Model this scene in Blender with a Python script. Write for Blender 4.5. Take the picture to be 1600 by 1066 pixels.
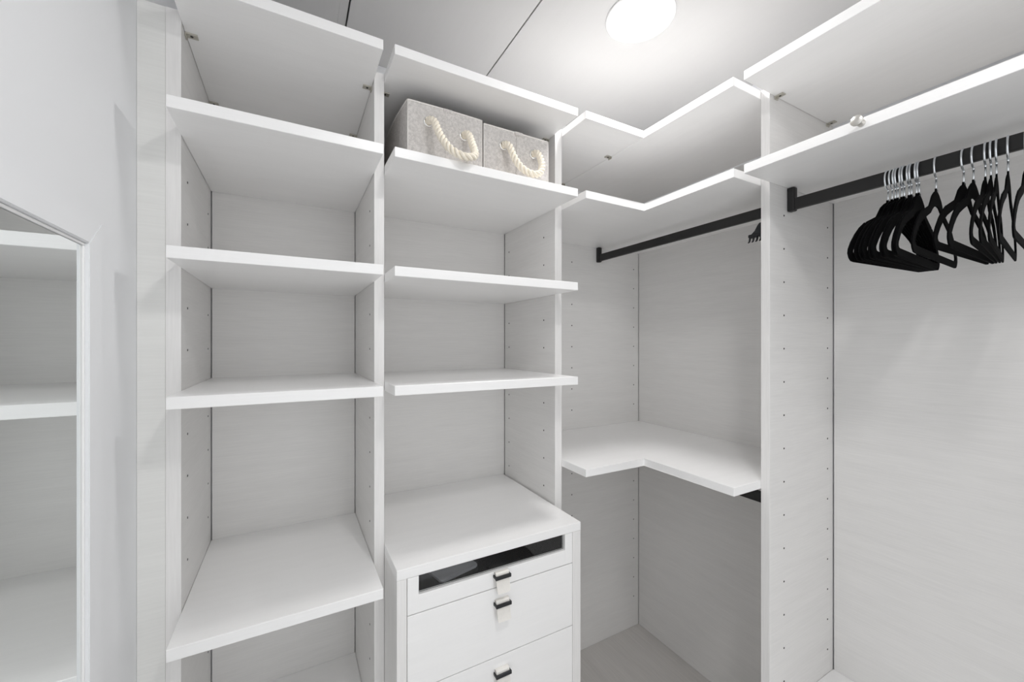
import bpy, bmesh, math, random
from mathutils import Vector, Matrix
random.seed(7)
D = bpy.data
for o in list(D.objects): D.objects.remove(o)
SC = bpy.context.scene
C = SC.collection

# ------------------------------------------------------------------ camera
CAM = Vector((0.22384, -1.55822, 1.50331)); YAW = 0.5015; FPX = 626.82
cd = D.cameras.new('camera'); cam = D.objects.new('camera', cd); C.objects.link(cam)
cd.sensor_fit = 'HORIZONTAL'; cd.sensor_width = 36.0; cd.lens = FPX / 1600 * 36.0
cd.shift_x = -(800.4 - 800.0) / 1600.0
cd.shift_y = (536.35 - 533.0) / 1600.0
cd.clip_start = 0.02
cam.location = CAM; cam.rotation_euler = (math.pi / 2, 0, -YAW)
SC.camera = cam
# ------------------------------------------------------------------ world, exposure
w = D.worlds.new('world'); SC.world = w; w.use_nodes = True
bg = w.node_tree.nodes['Background']
bg.inputs['Color'].default_value = (0.97, 0.985, 1.0, 1); bg.inputs['Strength'].default_value = 1.15
VS = SC.view_settings
VS.view_transform = 'Standard'; VS.look = 'None'; VS.gamma = 1.0; VS.use_curve_mapping = False
VS.exposure = 0.30
SC.cycles.max_bounces = 16; SC.cycles.diffuse_bounces = 12      # a small white room: light bounces many times
LAMP = 74.0          # brightness of the ceiling light's diffuser

# ------------------------------------------------------------------ materials
def mat(name, col, rough=0.5, metal=0.0, spec=0.5, grain=None, gamt=0.06, gscale=1.0, bump=0.0, trans=0.0,
        sheen=0.0, emit=None, estr=0.0, mott=0.0):
    m = D.materials.new(name); m.use_nodes = True
    nt = m.node_tree; N = nt.nodes; L = nt.links
    b = N['Principled BSDF']
    b.inputs['Base Color'].default_value = (*col, 1); b.inputs['Roughness'].default_value = rough
    b.inputs['Metallic'].default_value = metal; b.inputs['Specular IOR Level'].default_value = spec
    if trans: b.inputs['Transmission Weight'].default_value = trans; b.inputs['IOR'].default_value = 1.3
    if sheen:
        b.inputs['Sheen Weight'].default_value = sheen; b.inputs['Sheen Roughness'].default_value = 0.4
    if emit:
        b.inputs['Emission Color'].default_value = (*emit, 1); b.inputs['Emission Strength'].default_value = estr
    if grain:
        tc = N.new('ShaderNodeNewGeometry')
        mp = N.new('ShaderNodeMapping'); L.new(tc.outputs['Position'], mp.inputs['Vector'])
        s = [260.0 * gscale] * 3
        s['XYZ'.index(grain)] = 11.0 * gscale
        mp.inputs['Scale'].default_value = s
        n1 = N.new('ShaderNodeTexNoise'); n1.inputs['Scale'].default_value = 1.0; n1.inputs['Detail'].default_value = 4
        L.new(mp.outputs['Vector'], n1.inputs['Vector'])
        mp2 = N.new('ShaderNodeMapping'); L.new(tc.outputs['Position'], mp2.inputs['Vector'])
        s2 = [34.0 * gscale] * 3; s2['XYZ'.index(grain)] = 2.6 * gscale
        mp2.inputs['Scale'].default_value = s2
        n2 = N.new('ShaderNodeTexNoise'); n2.inputs['Scale'].default_value = 1.0; n2.inputs['Detail'].default_value = 5
        L.new(mp2.outputs['Vector'], n2.inputs['Vector'])
        ad = N.new('ShaderNodeMath'); ad.operation = 'MULTIPLY_ADD'; ad.inputs[1].default_value = 0.55
        L.new(n1.outputs['Fac'], ad.inputs[0])
        m2 = N.new('ShaderNodeMath'); m2.operation = 'MULTIPLY'; m2.inputs[1].default_value = 0.45
        L.new(n2.outputs['Fac'], m2.inputs[0]); L.new(m2.outputs[0], ad.inputs[2])
        cr = N.new('ShaderNodeValToRGB'); L.new(ad.outputs[0], cr.inputs['Fac'])
        e = cr.color_ramp.elements
        e[0].position = 0.33; e[1].position = 0.64
        e[0].color = (*[max(0, c * (1 - gamt)) for c in col], 1)
        e[1].color = (*[min(1, c * (1 + gamt * 0.6)) for c in col], 1)
        L.new(cr.outputs['Color'], b.inputs['Base Color'])
        if bump:
            bp = N.new('ShaderNodeBump'); bp.inputs['Strength'].default_value = bump
            bp.inputs['Distance'].default_value = 0.0008
            L.new(n1.outputs['Fac'], bp.inputs['Height']); L.new(bp.outputs['Normal'], b.inputs['Normal'])
    elif mott:
        tc = N.new('ShaderNodeNewGeometry')
        n1 = N.new('ShaderNodeTexNoise'); n1.inputs['Scale'].default_value = 520; n1.inputs['Detail'].default_value = 3
        L.new(tc.outputs['Position'], n1.inputs['Vector'])
        n2 = N.new('ShaderNodeTexNoise'); n2.inputs['Scale'].default_value = 130; n2.inputs['Detail'].default_value = 4
        L.new(tc.outputs['Position'], n2.inputs['Vector'])
        mx = N.new('ShaderNodeMath'); mx.operation = 'ADD'
        L.new(n1.outputs['Fac'], mx.inputs[0]); L.new(n2.outputs['Fac'], mx.inputs[1])
        ml = N.new('ShaderNodeMath'); ml.operation = 'MULTIPLY'; ml.inputs[1].default_value = 0.5
        L.new(mx.outputs[0], ml.inputs[0])
        cr = N.new('ShaderNodeValToRGB'); L.new(ml.outputs[0], cr.inputs['Fac'])
        e = cr.color_ramp.elements; e[0].position = 0.38; e[1].position = 0.62
        e[0].color = (*[c * (1 - mott) for c in col], 1); e[1].color = (*[min(1, c * (1 + mott * .6)) for c in col], 1)
        L.new(cr.outputs['Color'], b.inputs['Base Color'])
        bp = N.new('ShaderNodeBump'); bp.inputs['Strength'].default_value = 0.3; bp.inputs['Distance'].default_value = 0.001
        L.new(n1.outputs['Fac'], bp.inputs['Height']); L.new(bp.outputs['Normal'], b.inputs['Normal'])
    return m
PC = (0.775, 0.766, 0.755)
M = {
 'panX': mat('linen panel grain x', PC, 0.38, grain='X', gamt=0.045, bump=0.08),
 'panY': mat('linen panel grain y', PC, 0.38, grain='Y', gamt=0.045, bump=0.08),
 'panZ': mat('linen edge grain z', (0.81, 0.80, 0.79), 0.42, grain='Z', gamt=0.06, bump=0.1),
 'fill': mat('linen filler', (0.785, 0.785, 0.765), 0.42, grain='X', gamt=0.035, bump=0.06),
 'shelf': mat('white laminate', (0.90, 0.896, 0.892), 0.33, grain='X', gamt=0.018, bump=0.03),
 'shelfY': mat('white laminate grain y', (0.90, 0.896, 0.892), 0.33, grain='Y', gamt=0.018, bump=0.03),
 'wall': mat('white wall paint', (0.80, 0.81, 0.825), 0.6, spec=0.3),
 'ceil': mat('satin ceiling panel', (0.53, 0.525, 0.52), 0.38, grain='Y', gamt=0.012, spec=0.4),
 'gap': mat('dark recess', (0.03, 0.03, 0.03), 0.8),
 'floor': mat('pale wood-look floor', (0.62, 0.60, 0.58), 0.45, grain='Y', gamt=0.08, bump=0.1, gscale=0.6),
 'black': mat('matte black metal', (0.014, 0.0135, 0.0135), 0.42, spec=0.45),
 'blackp': mat('black plastic', (0.010, 0.011, 0.014), 0.5),
 'chrome': mat('hook steel', (0.82, 0.85, 0.88), 0.26, metal=1.0),
 'nickel': mat('nickel clip', (0.60, 0.58, 0.52), 0.45, metal=0.8),
 'screw': mat('clip screw', (0.05, 0.045, 0.04), 0.4, metal=0.6),
 'hole': mat('pin hole', (0.035, 0.032, 0.03), 0.7),
 'velvet': mat('black velvet', (0.0015, 0.0015, 0.0018), 0.95, spec=0.06, sheen=0.015),
 'linen': mat('grey linen fabric', (0.63, 0.605, 0.585), 0.9, spec=0.15, mott=0.20),
 'trim': mat('pale seam binding', (0.80, 0.78, 0.75), 0.85, spec=0.2),
 'rope': mat('cream cotton rope', (0.85, 0.79, 0.68), 0.9, spec=0.15, mott=0.06),
 'ring': mat('grommet steel', (0.85, 0.85, 0.84), 0.2, metal=1.0),
 'leather': mat('cream leather', (0.80, 0.775, 0.735), 0.55, spec=0.35, mott=0.03),
 'liner': mat('black drawer liner', (0.012, 0.012, 0.014), 0.7),
 'tablet': mat('grey aluminium', (0.62, 0.63, 0.66), 0.35, metal=0.2),
 'glass': mat('clear glass', (1, 1, 1), 0.0, trans=1.0),
 'mirror': mat('mirror silver', (0.86, 0.885, 0.88), 0.0, metal=1.0),
 'knob': mat('brushed nickel knob', (0.72, 0.70, 0.66), 0.3, metal=0.85),
 'lamp': mat('lit diffuser', (1, 1, 1), 0.5, emit=(1.0, 0.988, 0.982), estr=LAMP),
 'lampring': mat('white lamp trim', (0.86, 0.86, 0.86), 0.4),
}
# ------------------------------------------------------------------ helpers
def BM(): return bmesh.new()
def add_box(bm, x0, x1, y0, y1, z0, z1, bev=0.0008, seg=1):
    t = bmesh.new()
    v = [t.verts.new((x, y, z)) for x in (x0, x1) for y in (y0, y1) for z in (z0, z1)]
    for f in ((0,1,3,2),(4,6,7,5),(0,4,5,1),(2,3,7,6),(0,2,6,4),(1,5,7,3)): t.faces.new([v[i] for i in f])
    if bev: bmesh.ops.bevel(t, geom=list(t.edges), offset=bev, segments=seg, affect='EDGES', profile=0.5)
    merge(bm, t)
def merge(bm, t):
    vm = {}
    t.verts.ensure_lookup_table()
    for v in t.verts: vm[v] = bm.verts.new(v.co)
    for f in t.faces:
        try: nf = bm.faces.new([vm[v] for v in f.verts]); nf.smooth = f.smooth
        except ValueError: pass
    t.free()
def add_prism(bm, pts, z0, z1, bev=0.0008):
    """extrude an x,y outline (anticlockwise) from z0 to z1"""
    t = bmesh.new()
    a = [t.verts.new((x, y, z0)) for x, y in pts]; b = [t.verts.new((x, y, z1)) for x, y in pts]
    n = len(pts)
    t.faces.new(a[::-1]); t.faces.new(b)
    for i in range(n): t.faces.new((a[i], a[(i+1) % n], b[(i+1) % n], b[i]))
    if bev: bmesh.ops.bevel(t, geom=list(t.edges), offset=bev, segments=1, affect='EDGES')
    merge(bm, t)
def add_tube(bm, path, r, seg=8, cap=True):
    path = [Vector(p) for p in path]; rings = []
    rr = r if isinstance(r, (list, tuple)) else [r] * len(path)
    d0 = (path[1] - path[0]).normalized()
    n = d0.orthogonal().normalized()
    for i, p in enumerate(path):
        if i == 0: d = path[1] - path[0]
        elif i == len(path) - 1: d = path[-1] - path[-2]
        else: d = path[i+1] - path[i-1]
        d.normalize()
        n = (n - d * n.dot(d)).normalized(); b = d.cross(n)
        rings.append([bm.verts.new(p + (n * math.cos(a) + b * math.sin(a)) * rr[i]) for a in [2*math.pi*k/seg for k in range(seg)]])
    for a, b2 in zip(rings, rings[1:]):
        for k in range(seg):
            f = bm.faces.new((a[k], a[(k+1) % seg], b2[(k+1) % seg], b2[k])); f.smooth = True
    if cap: bm.faces.new(rings[0][::-1]); bm.faces.new(rings[-1])
def add_lathe(bm, prof, origin, axis='Z', seg=32, sign=1):
    """prof: list of (radius, height along axis)"""
    o = Vector(origin); rings = []
    def P(r, h, a):
        c, s = r * math.cos(a), r * math.sin(a); h *= sign
        return o + Vector({'Z': (c, s, h), 'X': (h, c, s), 'Y': (c, h, s)}[axis])
    for r, h in prof:
        if r < 1e-6: rings.append([bm.verts.new(P(0, h, 0))])
        else: rings.append([bm.verts.new(P(r, h, 2*math.pi*k/seg)) for k in range(seg)])
    for a, b in zip(rings, rings[1:]):
        for k in range(seg):
            k2 = (k+1) % seg
            if len(a) == 1 and len(b) == 1: continue
            q = (a[0], b[k2], b[k]) if len(a) == 1 else (a[k], a[k2], b[0]) if len(b) == 1 else (a[k], a[k2], b[k2], b[k])
            f = bm.faces.new(q); f.smooth = True
def obj(name, bm, m, parent=None, loc=None):
    """one mesh object; bm holds world coordinates"""
    if parent is not None: off = wloc(parent); oloc = Vector((0, 0, 0)) if loc is None else Vector(loc) - off; off = off + oloc
    else:
        if loc is None:
            xs = [v.co for v in bm.verts]
            mn = Vector([min(c[i] for c in xs) for i in range(3)]); mx = Vector([max(c[i] for c in xs) for i in range(3)])
            loc = ((mn.x+mx.x)/2, (mn.y+mx.y)/2, mn.z)
        off = Vector(loc); oloc = off
    bmesh.ops.translate(bm, verts=list(bm.verts), vec=-off)
    bmesh.ops.recalc_face_normals(bm, faces=list(bm.faces))
    me = D.meshes.new(name); bm.to_mesh(me); bm.free()
    for mm in (m if isinstance(m, (list, tuple)) else [m]): me.materials.append(M[mm])
    o = D.objects.new(name, me); C.objects.link(o); o.location = oloc
    if parent is not None: o.parent = parent
    return o
def wloc(o):
    v = Vector(o.location)
    while o.parent: o = o.parent; v = v + Vector(o.location)
    return v
def tag(o, label, cat, group=None):
    o['label'] = label; o['category'] = cat
    if group: o['group'] = group
    return o
def thing(name, label, cat, loc, group=None):
    o = D.objects.new(name, None); C.objects.link(o); o.location = loc; o.empty_display_size = 0.05
    return tag(o, label, cat, group)
def box(name, m, b, parent=None, bev=0.0008, seg=1):
    bm = BM(); add_box(bm, *b, bev=bev, seg=seg); return obj(name, bm, m, parent)
def struct(o): o['kind'] = 'structure'; return o

# ------------------------------------------------------------------ measures
XA0, XA1, XB0, XB1, XL0, XR = 0.0, 0.4254, 0.4527, 1.0402, 1.0691, 1.8501
YD, YF = -0.3837, -0.5160          # front of the uprights, front of the shelves
XD3, XRF = 1.4692, 1.3390          # the same for the right-hand run
Y3A, Y3B = -0.8549, -0.8802        # faces of the upright on the right wall
XW = -0.0778; YRE = -1.90; ZC = 2.553; YEND = -1.84
T = 0.0256; ZT = 2.2685
HZ = [1.4863 + 0.1020 * k for k in range(-13, 8)]

# ------------------------------------------------------------------ room shell
struct(box('floor', 'floor', (XW - .1, XR + .13, YRE - .1, 0.13, -0.10, 0.0), bev=0))
wb = struct(box('wall_back', 'wall', (XW - .1, XR + .13, 0.016, 0.13, 0.0, ZC + .1), bev=0))
wl = struct(box('wall_left', 'wall', (XW - .12, XW, YRE, 0.0155, 0.0, ZC + .1), bev=0))
wr = struct(box('wall_right', 'wall', (XR + .016, XR + .13, YRE, 0.0155, 0.0, ZC + .1), bev=0))
ce = struct(box('ceiling', 'gap', (XW - .1, XR + .13, YRE - .1, 0.13, ZC + .1005, ZC + .16), bev=0))
# ceiling boards, dark joints between them
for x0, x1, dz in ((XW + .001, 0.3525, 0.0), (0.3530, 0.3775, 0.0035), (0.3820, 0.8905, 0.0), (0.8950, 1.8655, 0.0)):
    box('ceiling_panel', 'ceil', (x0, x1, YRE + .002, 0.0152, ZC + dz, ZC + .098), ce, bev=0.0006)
# rear wall behind the photographer, with the doorway
DX0, DX1, DZ = 0.02, 1.28, 2.25
bm = BM(); add_box(bm, XW - .1, DX0, YRE - .1, YRE - .0005, 0.0005, ZC + .1, bev=0); add_box(bm, DX1, XR + .13, YRE - .1, YRE - .0005, 0.0005, ZC + .1, bev=0)
add_box(bm, DX0, DX1, YRE - .1, YRE - .0005, DZ, ZC + .1, bev=0)
struct(obj('wall_rear', bm, 'wall'))
bm = BM(); add_box(bm, DX0 - .06, DX0, YRE, YRE + .014, 0.0005, DZ + .06); add_box(bm, DX1, DX1 + .06, YRE, YRE + .014, 0.0005, DZ + .06)
add_box(bm, DX0, DX1, YRE, YRE + .014, DZ, DZ + .06)
tr = struct(obj('trim_1', bm, 'lampring')); tr['label'] = 'white door casing'

# linen-finish back boards on the walls, thin shadow gaps at their edges
def pins(name_parent, pts, axis):
    """shelf pin holes: small dark sockets, joined"""
    bm = BM()
    for p, s in pts:
        add_lathe(bm, [(0.0, 0.0002), (0.0016, 0.0002), (0.0026, 0.0007), (0.0030, 0.0)], p, axis, seg=10, sign=s)
    o = obj('shelf_pin_holes', bm, 'hole', name_parent); o['kind'] = 'stuff'
box('back_panel', 'panX', (XA0 + .0025, XA1 - .002, 0.0, .0155, .0005, ZT - .03), wb)
box('back_panel', 'panX', (XB0 + .0015, XB1 - .002, 0.0, .0155, .0005, ZT - .03), wb)
cp = box('back_panel', 'panX', (XL0 + .001, XR - .0015, 0.0, .0155, .0005, ZT - .03), wb)
pins(cp, [((x, -0.0001, z), -1) for x in (1.4057, 1.8129) for z in HZ if z < 1.92 and not (1.05 < z < 1.09)], 'Y')
box('back_panel', 'panY', (XR, XR + .0155, Y3A + .001, -.0005, .0005, ZT - .03), wr)
box('back_panel', 'panY', (XR, XR + .0155, YEND, Y3B - .003, .0005, ZT - .03), wr)
# wide filler strip between left wall and first upright
fl = struct(box('trim_2', 'fill', (XW + .0002, -.0280, YD, YD + .018, .0005, ZT - .002)))
fl['label'] = 'pale filler strip between left wall and shelving'

# ------------------------------------------------------------------ uprights
def upright(label, b, face, edge, grain, holes, axis):
    t = box('divider_panel', grain, b); tag(t, label, 'panel', 'uprights of the closet')
    bm = BM()
    if face == 'y': add_box(bm, b[0], b[1], edge - .0010, edge - .00005, b[4], b[5], bev=.0004)
    else: add_box(bm, edge - .0010, edge - .00005, b[2], b[3], b[4], b[5], bev=.0004)
    obj('edge_band', bm, 'panZ', t)
    if holes: pins(t, holes, axis)
    return t
Z0, Z1 = 0.0005, ZT - T - .0006
def hz(lo, hi, skip=()): return [z for z in HZ if lo < z < hi and not any(abs(z - s + .0128) < .02 for s in skip)]
upright('linen-finish upright beside the pale filler strip, leftmost of the four', (-.0278, -.0002, YD, .0003 - .0005, Z0, ZT - .002), 'y', YD, 'panY',
        [((0.0, y, z), 1) for y in (-.3214, -.0509) for z in hz(.1, 1.92)], 'X')
upright('linen-finish upright between the two narrow shelf columns, left of the drawers', (XA1 + .0002, XB0 - .0002, YD, -.0002, Z0, ZT - .002), 'y', YD, 'panY',
        [((XA1, y, z), -1) for y in (-.3132,) for z in hz(.1, 1.92)], 'X')
upright('linen-finish upright right of the fabric bins and drawer unit', (XB1 + .0002, XL0 - .0002, YD, -.0002, Z0, ZT - .002), 'y', YD, 'panY',
        [((XB1, y, z), -1) for y in (-.3120, -.0404) for z in hz(.95, 1.92)], 'X')
upright('linen-finish upright carrying the rod of black hangers, right of the corner shelves', (XD3, XR - .0002, Y3B + .0002, Y3A - .0002, Z0, ZT - .002), 'x', XD3, 'panX',
        [((x, Y3B, z), -1) for x in (1.5456, 1.8129) for z in hz(.1, 1.90)], 'Y')
far_end = box('divider_panel', 'panX', (XD3, XR - .0002, YEND - .026, YEND - .001, Z0, ZT - .002))
tag(far_end, 'linen-finish upright at the far right end of the hanging bay, out of frame', 'panel', 'uprights of the closet')

# ------------------------------------------------------------------ shelves
def clip(parent, x, y, z, dirx, diry):
    """small nickel angle clip under a shelf"""
    bm = BM()
    lx, ly = (.024, .018) if dirx else (.018, .024)
    cx, cy = x + dirx * .0122, y + diry * .0122
    add_box(bm, cx - lx/2, cx + lx/2, cy - ly/2, cy + ly/2, z - .0032, z - .0001, bev=.0006)
    if dirx: add_box(bm, x, x + dirx * .003 if dirx > 0 else x, cy - ly/2, cy + ly/2, z - .009, z - .003, bev=.0004) if dirx > 0 else add_box(bm, x - .003, x, cy - ly/2, cy + ly/2, z - .009, z - .003, bev=.0004)
    else: add_box(bm, cx - lx/2, cx + lx/2, y - .003, y, z - .009, z - .003, bev=.0004)
    c = obj('shelf_clip', bm, 'nickel', parent)
    bm = BM(); add_lathe(bm, [(0, .0012), (.0026, .0010), (.0034, 0)], (cx, cy, z - .0032), 'Z', seg=10, sign=-1)
    obj('screw', bm, 'screw', c)
e = .0005
def shelf(name, label, z, b, grp, m='shelf', t=T):
    o = box(name, m, (b[0] + e, b[1] - e, b[2], b[3], z - t, z), bev=.0009); tag(o, label, 'shelf', grp); return o
gA, gB, gL, gR = 'shelves of the left column', 'shelves above the drawers', 'corner shelves', 'shelves of the hanging bay'
A = (XA0, XA1, YF, -.0004); B = (XB0, XB1, YF, -.0004)
s = shelf('shelf', 'white top shelf of the left column, with metal clips under it', ZT, A, gA)
for x, y, d in ((XA0, -.3424, 1), (XA1, -.3424, -1), (XA0, -.032, 1), (XA1, -.036, -1)): clip(s, x, y, ZT - T, d, 0)
for z, l in ((2.0056, 'white second shelf from the top in the left column'), (1.7012, 'white third shelf from the top in the left column'),
             (1.3942, 'white shelf at eye height in the left column'), (.8846, 'deep white shelf low in the left column, with half-lit top'),
             (.377, 'white bottom shelf of the left column, just seen at the lower edge')):
    shelf('shelf', l, z, A, gA)
s = shelf('shelf', 'white top shelf above the two fabric bins', ZT, B, gB)
for x, y, d in ((XB0, -.3346, 1), (XB1, -.34, -1)): clip(s, x, y, ZT - T, d, 0)
for z, l in ((2.0060, 'white shelf carrying the two fabric bins'), (1.7010, 'empty white shelf below the shelf of fabric bins'),
             (1.3940, 'white shelf next above the drawer unit')):
    shelf('shelf', l, z, B, gB)
YL = -.5190
def corner(label, z, split=False):
    if split:
        bm = BM(); add_box(bm, XL0 + e, 1.3322, YL, -.0004, z - T, z, bev=.0009)
        o = obj('corner_shelf', bm, 'shelf', None, (1.2, -.25, z - T))
        bm = BM(); add_box(bm, 1.3336, XR - e, Y3A + e, -.0004, z - T, z, bev=.0009)
        obj('shelf_board', bm, 'shelfY', o)
        for x, y in ((1.3328, -.3465), (1.3332, -.0365)): clip(o, x, y, z - T, -1, 0)
    else:
        bm = BM(); add_prism(bm, [(XL0 + e, -.0004), (XL0 + e, YL), (1.3355, YL), (1.3355, Y3A + e), (XR - e, Y3A + e), (XR - e, -.0004)], z - T, z, bev=.0009)
        o = obj('corner_shelf', bm, 'shelf', None, (1.5, -.25, z - T))
    return tag(o, label, 'shelf', gL)
corner('white L-shaped top corner shelf made of two joined boards', ZT, True)
corner('white L-shaped corner shelf right above the short black rod', 2.006)
corner('low white L-shaped corner shelf with lit top', 1.0875)
RR = (XRF, XR, YEND, Y3B)
s = shelf('shelf', 'white top shelf of the hanging bay, upper right of the picture', 2.2705, (XRF, XR, YEND + e, Y3B - e), gR, 'shelfY')
for x in (1.495, 1.806): clip(s, x + .006, Y3B, 2.2705 - T, 0, -1)
s = shelf('shelf', 'white shelf above the hangers, with a round nickel knob', 2.0069, (XRF, XR, YEND + e, Y3B - e), gR, 'shelfY')
bm = BM(); add_lathe(bm, [(0, 0), (.0075, 0), (.0075, .002), (.0046, .004), (.0043, .017), (.0056, .019), (.0108, .021), (.0116, .0225), (.0116, .0250), (.0106, .0262), (0, .0266)], (XRF, -1.1475, 1.9945), 'X', seg=28, sign=-1)
kn = obj('knob', bm, 'knob', s); kn['label'] = 'round brushed nickel knob'
shelf('shelf', 'white bottom shelf of the hanging bay, at the lower right edge', .3858, (XRF + .03, XR, YEND + e, Y3B - e), gR, 'shelfY')

# ------------------------------------------------------------------ hanging rods
RX, RZ0, RZ1 = 1.571, 1.9115, 1.9465
def rod(label, x, y0, y1, z0, z1, ztop, ends):
    t = thing('hanging_rod', label, 'rod', (x, (y0 + y1)/2, z0), 'black closet rods')
    bm = BM(); add_box(bm, x - .007, x + .007, y0, y1, z0, z1, bev=.003, seg=2); obj('rod', bm, 'black', t)
    for yw, d in ends:
        bm = BM()
        y2 = yw + d * .021
        ys = sorted((yw + d * .0004, y2))
        add_box(bm, x - .0105, x + .0105, ys[0], ys[1], z0 - .004, ztop, bev=.004, seg=2)
        b = obj('rod_bracket', bm, 'black', t)
    return t
rod('long black rod of the hanging bay, carrying the velvet hangers', RX, YEND + .005, Y3B - .003, RZ0, RZ1, 2.0069 - T - .0005, ((Y3B, -1), (YEND, 1)))
rod('short empty black rod under the upper corner shelf', RX - .005, Y3A + .003, -.003, 1.9105, 1.9445, 2.006 - T - .0005, ((Y3A, 1), (0, -1)))
rod('black rod mostly hidden under the low corner shelf', RX - .008, Y3A + .003, -.003, .9845, 1.0205, 1.0875 - T - .0005, ((Y3A, 1), (0, -1)))

# ------------------------------------------------------------------ drawer unit
DX, DXE, DYF, DZT = .4532, 1.0330, -.5383, .9316
dr = thing('drawer_unit', 'white drawer unit with glass-fronted top drawer and leather pull tabs', 'drawers', ((DX + DXE)/2, -.27, 0))
box('top_panel', 'shelf', (DX, DXE, DYF, -.0006, DZT - .026, DZT), dr, bev=.0009)
box('side_panel', 'panZ', (DX, .4785, DYF + .0006, -.0006, .0006, DZT - .0266), dr)
box('side_panel', 'panZ', (1.0012, DXE, DYF + .0006, -.0006, .0006, DZT - .0266), dr)
box('back_board', 'panX', (.4790, 1.0008, -.014, -.0008, .0008, DZT - .0268), dr)
box('toe_kick', 'shelf', (.4790, 1.0008, DYF + .03, DYF + .046, .0008, .075), dr)
FX0, FX1 = .4798, .9996
def pull(front, z, xc):
    """folded cream leather tab passed through a slim black bar"""
    y = DYF
    bm = BM(); W = .0205
    prof = [(-.0010, .0095), (-.0040, .0115), (-.009, .0115), (-.0125, .008), (-.0140, .002), (-.0155, -.010), (-.0190, -.026), (-.0235, -.043)]
    back = [(py + .0026, pz - .0004) for py, pz in prof]
    # tab cross-section swept over the width, rounded lower corners
    cols = [(-W, .0035), (-W + .002, .0012), (-W + .005, 0), (W - .005, 0), (W - .002, .0012), (W, .0035)]
    g = []
    for sx, lift in cols:
        row = []
        for k, (py, pz) in enumerate(prof): row.append(bm.verts.new((xc + sx, y + py, z + pz + (lift if k == len(prof) - 1 else 0))))
        for k in range(len(back) - 1, -1, -1):
            py, pz = back[k]; row.append(bm.verts.new((xc + sx, y + py, z + pz + (lift if k == len(back) - 1 else 0))))
        g.append(row)
    n = len(g[0])
    for a, b in zip(g, g[1:]):
        for k in range(n): bm.faces.new((a[k], a[(k+1) % n], b[(k+1) % n], b[k]))
    bm.faces.new(g[0]); bm.faces.new(g[-1][::-1])
    t = obj('pull_tab', bm, 'leather', front); t['label'] = 'cream leather tab'
    bm = BM()
    Wb = .0245
    add_box(bm, xc - Wb, xc + Wb, y - .0205, y - .0150, z - .0055, z + .0045, bev=.0015, seg=2)
    for sx in (-1, 1):
        add_box(bm, xc + sx * (Wb - .002) - .0018, xc + sx * (Wb - .002) + .0018, y - .0190, y - .0002, z - .0045, z + .0040, bev=.001)
    b = obj('pull_bar', bm, 'blackp', front); b['label'] = 'black bar'
    return t
XC = .7465
# top drawer: framed front around a glass pane, dark lining behind
WX0, WX1, WZ0, WZ1 = .5091, .9713, .8560, .9040
bm = BM()
y0, y1 = DYF - .0002, DYF + .0185
add_box(bm, FX0, WX0, y0, y1, .8105, .9046); add_box(bm, WX1, FX1, y0, y1, .8105, .9046); add_box(bm, WX0, WX1, y0, y1, .8105, WZ0)
f1 = obj('drawer', bm, 'shelf', dr)
bm = BM(); add_box(bm, WX0 + .0004, WX1 - .0004, DYF + .0105, DYF + .0135, WZ0 + .0004, WZ1, bev=.0003); obj('glass_pane', bm, 'glass', f1)
bm = BM()
bx0, bx1, by1, bz = .4860, .9930, -.06, .8420
add_box(bm, bx0, bx1, DYF + .0190, by1, bz - .012, bz, bev=0); add_box(bm, bx0, bx0 + .01, DYF + .019, by1, bz, .900, bev=0); add_box(bm, bx1 - .01, bx1, DYF + .019, by1, bz, .900, bev=0)
add_box(bm, bx0 + .01, bx1 - .01, by1 - .01, by1, bz, .900, bev=0)
ld = obj('drawer_tray', bm, 'liner', f1); ld['label'] = 'dark lining'
pull(f1, .8455, .7450)
zs = [.8090, .6120, .4150, .2180, .0800]
for a, b2 in zip(zs, zs[1:]):
    bm = BM(); add_box(bm, FX0, FX1, DYF - .0002, DYF + .0185, b2 + .0012, a - .0012)
    fd = obj('drawer', bm, 'shelf', dr)
    pull(fd, a - .0425, XC)
# tablet lying in the top drawer
tb = thing('tablet', 'silver-grey tablet lying behind the glass front of the top drawer', 'tablet', (.640, -.440, .8422))
def rrect(x0, x1, y0, y1, r, n=5):
    pts = []
    for cx, cy, a0 in ((x1 - r, y1 - r, 0), (x0 + r, y1 - r, 90), (x0 + r, y0 + r, 180), (x1 - r, y0 + r, 270)):
        for k in range(n + 1):
            a = math.radians(a0 + 90 * k / n); pts.append((cx + r * math.cos(a), cy + r * math.sin(a)))
    return pts
ang = math.radians(14)
def tr2(pts): return [(.5830 + x * math.cos(ang) - y * math.sin(ang), -.4990 + x * math.sin(ang) + y * math.cos(ang)) for x, y in pts]
bm = BM(); add_prism(bm, tr2(rrect(0, .128, 0, .22, .010)), .8424, .8494, bev=.0015); obj('body', bm, 'tablet', tb)
bm = BM(); add_prism(bm, tr2(rrect(.006, .122, .006, .214, .006)), .84955, .8499, bev=0); obj('back_cover', bm, 'tablet', tb)

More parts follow.
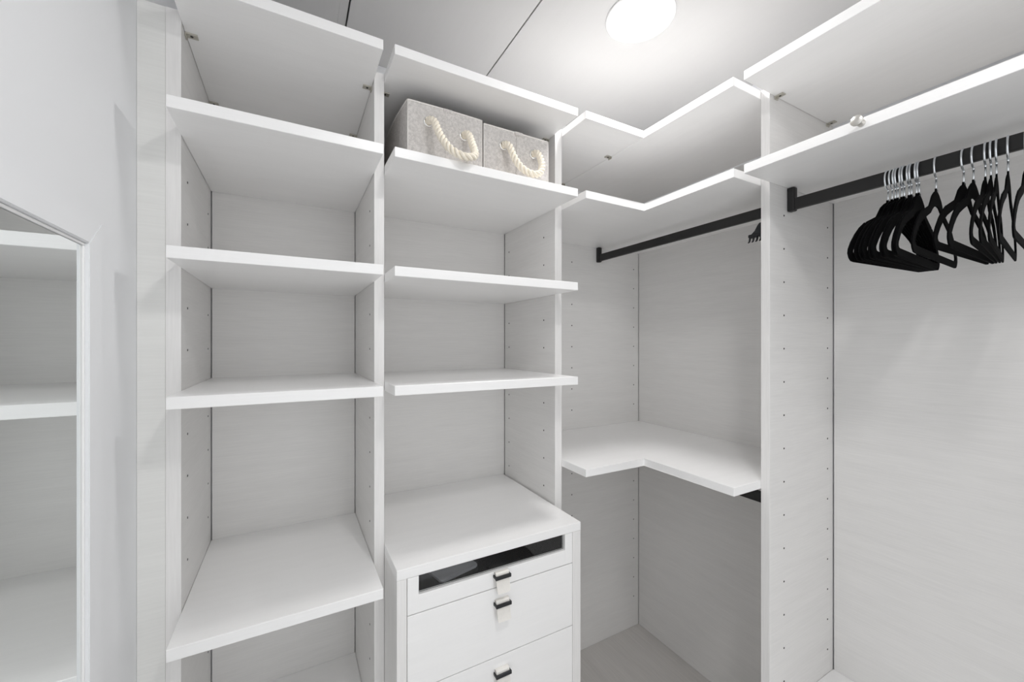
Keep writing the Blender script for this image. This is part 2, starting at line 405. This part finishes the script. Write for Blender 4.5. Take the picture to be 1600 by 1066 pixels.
# ------------------------------------------------------------------ fabric bins
def fbin(label, x0, x1, yf, yb, z0, z1, gx, rope_pts, bow):
    t = thing('storage_bin', label, 'bin', ((x0 + x1)/2, (yf + yb)/2, z0), 'fabric bins on the shelf')
    # open box whose walls bow a little, top edge soft
    n = 10
    def outline(inset, bw):
        pts = []
        cs = [(x0 + inset, yf + inset), (x1 - inset, yf + inset), (x1 - inset, yb - inset), (x0 + inset, yb - inset)]
        nr = [(0, -.25), (.1, 0), (0, .6), (-1, 0)]
        for k in range(4):
            a, b = cs[k], cs[(k+1) % 4]
            for i in range(n):
                u = i / n; q = 4 * u * (1 - u) * bw
                pts.append((a[0] + (b[0]-a[0]) * u + nr[k][0] * q, a[1] + (b[1]-a[1]) * u + nr[k][1] * q))
        return pts
    bm = BM(); rings = []
    for ins, bw, z in ((.004, 0, z0), (.001, bow * .5, z0 + .01), (0, bow, z0 + (z1-z0) * .5), (0, bow, z1 - .006), (.001, bow, z1), (.006, bow, z1), (.008, bow, z1 - .006), (.008, 0, z0 + .006)):
        rings.append([bm.verts.new((x, y, z)) for x, y in outline(ins, bw)])
    m4 = 4 * n
    for a, b in zip(rings, rings[1:]):
        for k in range(m4): bm.faces.new((a[k], a[(k+1) % m4], b[(k+1) % m4], b[k]))
    bm.faces.new(rings[0][::-1]); bm.faces.new(rings[-1])
    obj('fabric_body', bm, 'linen', t)
    # rolled binding round the rim, upright seams
    rim = [Vector((x, y, z1 + .0005)) for x, y in outline(.001, bow)]; bm = BM()
    add_tube(bm, rim + rim[:1], .0022, 6, cap=False); obj('rim_binding', bm, 'trim', t)
    for xx in (x0 + .001, x1 - .001):
        bm = BM(); add_tube(bm, [(xx, yf + .0005, z0 + .006), (xx, yf + .0005, z1)], .0016, 6)
        obj('corner_piping', bm, 'trim', t)
    xm = (x0 + x1)/2 + .004
    bm = BM(); add_box(bm, xm - .0150, xm + .0150, yf - .0040, yf + .0030, z1 - .0085, z1 + .0030, bev=.0012)
    for sx in (0,): add_box(bm, xm - .0012 - .008, xm + .0012 - .008, yf - .0033, yf + .002, z0 + .004, z1 - .002, bev=.0006)
    obj('centre_seam', bm, 'linen', t)
    for gxx, gz in gx:
        bm = BM(); prof = [(.0088, 0), (.0092, .0022), (.0108, .0034), (.0138, .0028), (.0150, 0)]
        add_lathe(bm, prof, (gxx, yf - .0012, gz), 'Y', seg=24, sign=-1); g_ = obj('grommet', bm, 'ring', t)
        bm = BM(); add_lathe(bm, [(0, .0004), (.0089, .0004)], (gxx, yf - .0018, gz), 'Y', seg=20, sign=-1); obj('grommet_opening', bm, 'hole', g_)
    # three-strand rope
    P = [Vector(p) for p in rope_pts]
    path = []
    def cr(p0, p1, p2, p3, u):
        return .5 * ((2*p1) + (p2-p0) * u + (2*p0 - 5*p1 + 4*p2 - p3) * u*u + (3*p1 - p0 - 3*p2 + p3) * u**3)
    E = [P[0]*2 - P[1]] + P + [P[-1]*2 - P[-2]]
    for i in range(1, len(E) - 2):
        for k in range(14): path.append(cr(E[i-1], E[i], E[i+1], E[i+2], k / 14))
    path.append(P[-1])
    bm = BM(); acc = 0; nrm = None; strands = [[], [], []]
    for i, p in enumerate(path):
        d = (path[min(i+1, len(path)-1)] - path[max(i-1, 0)]).normalized()
        nrm = d.orthogonal().normalized() if nrm is None else (nrm - d * nrm.dot(d)).normalized()
        b = d.cross(nrm)
        if i: acc += (p - path[i-1]).length
        for s3 in range(3):
            a = acc / .046 * 2 * math.pi + s3 * 2 * math.pi / 3
            strands[s3].append(p + (nrm * math.cos(a) + b * math.sin(a)) * .0062)
    for st in strands: add_tube(bm, st, .0050, 10)
    obj('rope_handle', bm, 'rope', t)
fbin('grey fabric bin at left, its rope handle hanging over the shelf edge', .5095, .7415, -.420, -.085, 2.0062, 2.1945,
     ((.5690, 2.1455), (.6800, 2.1320)),
     [(.5690, -.408, 2.1455), (.5690, -.430, 2.1450), (.5750, -.462, 2.1270), (.5800, -.492, 2.0800), (.5960, -.524, 2.0330), (.6240, -.541, 2.0110), (.6530, -.540, 2.0130), (.6730, -.522, 2.0330), (.6790, -.490, 2.0750), (.6810, -.458, 2.1170), (.6800, -.430, 2.1315), (.6800, -.408, 2.1320)], .009)
fbin('grey fabric bin at right, next to the upright, rope handle above the shelf edge', .7460, .9880, -.420, -.085, 2.0062, 2.1875,
     ((.8150, 2.1350), (.9270, 2.1320)),
     [(.8150, -.408, 2.1350), (.8150, -.430, 2.1345), (.8180, -.456, 2.1180), (.8230, -.476, 2.0790), (.8380, -.490, 2.0460), (.8630, -.498, 2.0290), (.8900, -.498, 2.0290), (.9120, -.490, 2.0450), (.9250, -.476, 2.0790), (.9280, -.452, 2.1190), (.9270, -.430, 2.1315), (.9270, -.408, 2.1320)], .0005)

# ------------------------------------------------------------------ belt rack on the hanger upright
br = thing('belt_rack', 'small black toothed belt rack on the inner face of the right upright', 'rack', (1.53, Y3A + .002, 1.822), None)
bm = BM(); add_prism(bm, rrect(1.515, 1.545, 0, .060, .0145, 6), 0, .005, bev=.001)
for v in bm.verts: v.co = Vector((v.co.x, Y3A + .0004 + v.co.z, 1.826 + v.co.y))
obj('mount_plate', bm, 'blackp', br)
bm = BM(); add_box(bm, 1.520, 1.540, Y3A + .006, -.784, 1.8440, 1.8540, bev=.002)
# web rising to the plate
t2 = [(Y3A + .0055, 1.8480), (-.787, 1.8500), (-.803, 1.8640), (-.8115, 1.8790), (-.818, 1.8860), (Y3A + .0055, 1.8880)]
a = [bm.verts.new((1.525, y, z)) for y, z in t2]; b = [bm.verts.new((1.535, y, z)) for y, z in t2]
bm.faces.new(a); bm.faces.new(b[::-1])
for k in range(6): bm.faces.new((a[k], a[(k+1) % 6], b[(k+1) % 6], b[k]))
obj('arm', bm, 'blackp', br)
for k in range(5):
    y = -.789 - k * .0118
    bm = BM(); add_tube(bm, [(1.524, y, 1.848), (1.523, y, 1.838), (1.520, y, 1.830), (1.515, y, 1.827)], [.0034, .0031, .0027, .002], 8)
    obj('tooth', bm, 'blackp', br)

# ------------------------------------------------------------------ velvet hangers
def hanger_body():
    cu = D.curves.new('hanger_outline', 'CURVE'); cu.dimensions = '2D'; cu.fill_mode = 'BOTH'; cu.extrude = .0006; cu.bevel_depth = .0008; cu.bevel_resolution = 1
    half = [(.0065, .003), (.0080, -.003), (.020, -.008), (.038, -.020), (.051, -.036), (.060, -.0465), (.085, -.0565), (.105, -.0645), (.108, -.0680), (.115, -.0680), (.118, -.0700), (.138, -.083), (.158, -.101), (.176, -.122), (.187, -.140), (.1885, -.150), (.184, -.160), (.176, -.1665), (.165, -.168)]
    inner = [(.0, -.0375), (.018, -.0400), (.036, -.0500), (.050, -.0610), (.085, -.0755), (.112, -.0880), (.134, -.1030), (.153, -.1210), (.1670, -.139), (.1685, -.1450), (.1640, -.1505), (.155, -.1520)]
    def spl(pts):
        s = cu.splines.new('POLY'); s.points.add(len(pts) - 1); s.use_cyclic_u = True
        for p, (x, z) in zip(s.points, pts): p.co = (x, z, 0, 1)
    spl(half + [(-x, z) for x, z in half[::-1]])
    spl(inner + [(-x, z) for x, z in inner[:0:-1]])
    tmp = D.objects.new('tmp', cu); C.objects.link(tmp)
    dg = bpy.context.evaluated_depsgraph_get(); dg.update()
    me = D.meshes.new_from_object(tmp.evaluated_get(dg)); D.objects.remove(tmp); D.curves.remove(cu)
    for v in me.vertices: x, z, y = v.co; v.co = (x, y, z)
    me.name = 'hanger_body'; me.materials.clear(); me.materials.append(M['velvet']); return me
HP = RZ1 - .0795          # height of the velvet peak below the rod
me_body = hanger_body()
bm = BM()
add_tube(bm, [(0, 0, -.004), (0, 0, .027)], .0018, 8)
me_neck = D.meshes.new('hanger_neck')
pts = [(0, 0, .026), (.0006, 0, .030)]
for k in range(0, 21):
    a = math.radians(-80 - k * 12.5); pts.append((-.001 + .0165 * math.cos(a), 0, .0560 + .0242 * math.sin(a)))
pts[2] = (-.0005, 0, .0325)
add_tube(bm, pts, .0021, 8)
bmesh.ops.recalc_face_normals(bm, faces=list(bm.faces)); bm.to_mesh(me_neck); bm.free(); me_neck.materials.append(M['chrome'])
spots = [(-1.12, -0.065), (-1.1279, -0.042), (-1.1343, -0.027), (-1.1391, -0.02), (-1.1464, 0.001), (-1.1512, 0.007), (-1.1599, 0.035), (-1.1645, 0.04), (-1.1737, 0.07), (-1.1782, 0.076), (-1.2075, 0.06), (-1.252, 0.0), (-1.267, 0.03), (-1.2845, 0.1), (-1.2925, 0.118), (-1.3005, 0.136), (-1.3165, 0.115), (-1.34, 0.085)]
ords = ['first', 'second', 'third', 'fourth', 'fifth', 'sixth', 'seventh', 'eighth', 'ninth', 'tenth', 'eleventh', 'twelfth', 'thirteenth', 'fourteenth', 'fifteenth', 'sixteenth', 'seventeenth', 'last']
for i, (y, a) in enumerate(spots):
    y = CAM.y + (y - CAM.y) * 1.0064
    where = ('in the tight cluster' if i < 10 else 'standing alone right of the cluster' if i < 12 else 'in the loose tangle at the right')
    t = thing('clothes_hanger', 'black velvet hanger %s, %s from the upright' % (where, ords[i]) if i < 17 else 'black velvet hanger cut by the right edge of the picture, farthest from the upright', 'hanger', (RX, y, HP), 'black velvet hangers on the rod')
    t.rotation_euler = (random.uniform(-.003, .003), 0, a)
    for nm, me in (('hanger_body', me_body), ('hook', me_neck)):
        o = D.objects.new(nm, me); C.objects.link(o); o.parent = t

# ------------------------------------------------------------------ mirror on the left wall
MY0, MY1, MZ0, MZ1 = -1.22, -.641, .10, 1.7030
mi = thing('wall_mirror', 'tall white-framed mirror on the left wall reflecting the shelves', 'mirror', (XW, (MY0 + MY1)/2, MZ0))
bm = BM(); fw = .0470; ft = .0425 / fw; fx0, fx1 = XW + .0004, -.0550
def stile(pts):  # outline in y,z extruded in x
    t = bmesh.new(); A_ = [t.verts.new((fx0, y, z)) for y, z in pts]; B_ = [t.verts.new((fx1, y, z)) for y, z in pts]; n = len(pts)
    t.faces.new(A_); t.faces.new(B_[::-1])
    for i in range(n): t.faces.new((A_[i], A_[(i+1) % n], B_[(i+1) % n], B_[i]))
    bmesh.ops.bevel(t, geom=list(t.edges), offset=.0012, segments=2, affect='EDGES'); merge(bm, t)
o4 = [(MY0, MZ0), (MY1, MZ0), (MY1, MZ1), (MY0, MZ1)]; i4 = [(MY0 + fw, MZ0 + fw), (MY1 - fw, MZ0 + fw), (MY1 - fw, MZ1 - fw*ft), (MY0 + fw, MZ1 - fw*ft)]
for k in range(4): stile([o4[k], o4[(k+1) % 4], i4[(k+1) % 4], i4[k]])
obj('frame', bm, 'wall', mi)
bm = BM()
li = .0045
q = [(MY0 + fw + .0004, MZ0 + fw + .0004), (MY1 - fw - .0004, MZ0 + fw + .0004), (MY1 - fw - .0004, MZ1 - fw*ft - .0004), (MY0 + fw + .0004, MZ1 - fw*ft - .0004)]
add_box(bm, fx0, -.0600, q[0][0], q[1][0], q[0][1], q[0][1] + li, bev=.001); add_box(bm, fx0, -.0600, q[0][0], q[1][0], q[2][1] - li, q[2][1], bev=.001)
add_box(bm, fx0, -.0600, q[0][0], q[0][0] + li, q[0][1] + li, q[2][1] - li, bev=.001); add_box(bm, fx0, -.0600, q[1][0] - li, q[1][0], q[0][1] + li, q[2][1] - li, bev=.001)
obj('inner_lip', bm, 'lampring', mi)
bm = BM(); add_box(bm, fx0 + .0005, -.06245, q[0][0] + li + .0008, q[1][0] - li - .0008, q[0][1] + li + .0008, q[2][1] - li - .0008, bev=0); obj('mirror_glass', bm, 'mirror', mi)

# ------------------------------------------------------------------ ceiling light
for LX, LY, lab in ((1.2064, -.6230, 'round glowing flush ceiling light in view at the top of the picture'), (.62, -1.60, 'round glowing flush ceiling light behind the photographer, out of frame')):
    cl = thing('ceiling_light', lab, 'lamp', (LX, LY, ZC))
    bm = BM(); add_lathe(bm, [(.0895, .0005), (.1080, .0005), (.1085, .0025), (.1040, .0052), (.0925, .0058), (.0895, .0052)], (LX, LY, ZC), 'Z', seg=48, sign=-1)
    obj('trim_ring', bm, 'lampring', cl)
    bm = BM(); add_lathe(bm, [(0, .0052), (.035, .0050), (.062, .0046), (.080, .0042), (.0888, .0040), (.0888, .001)], (LX, LY, ZC), 'Z', seg=48, sign=-1)
    obj('diffuser', bm, 'lamp', cl)
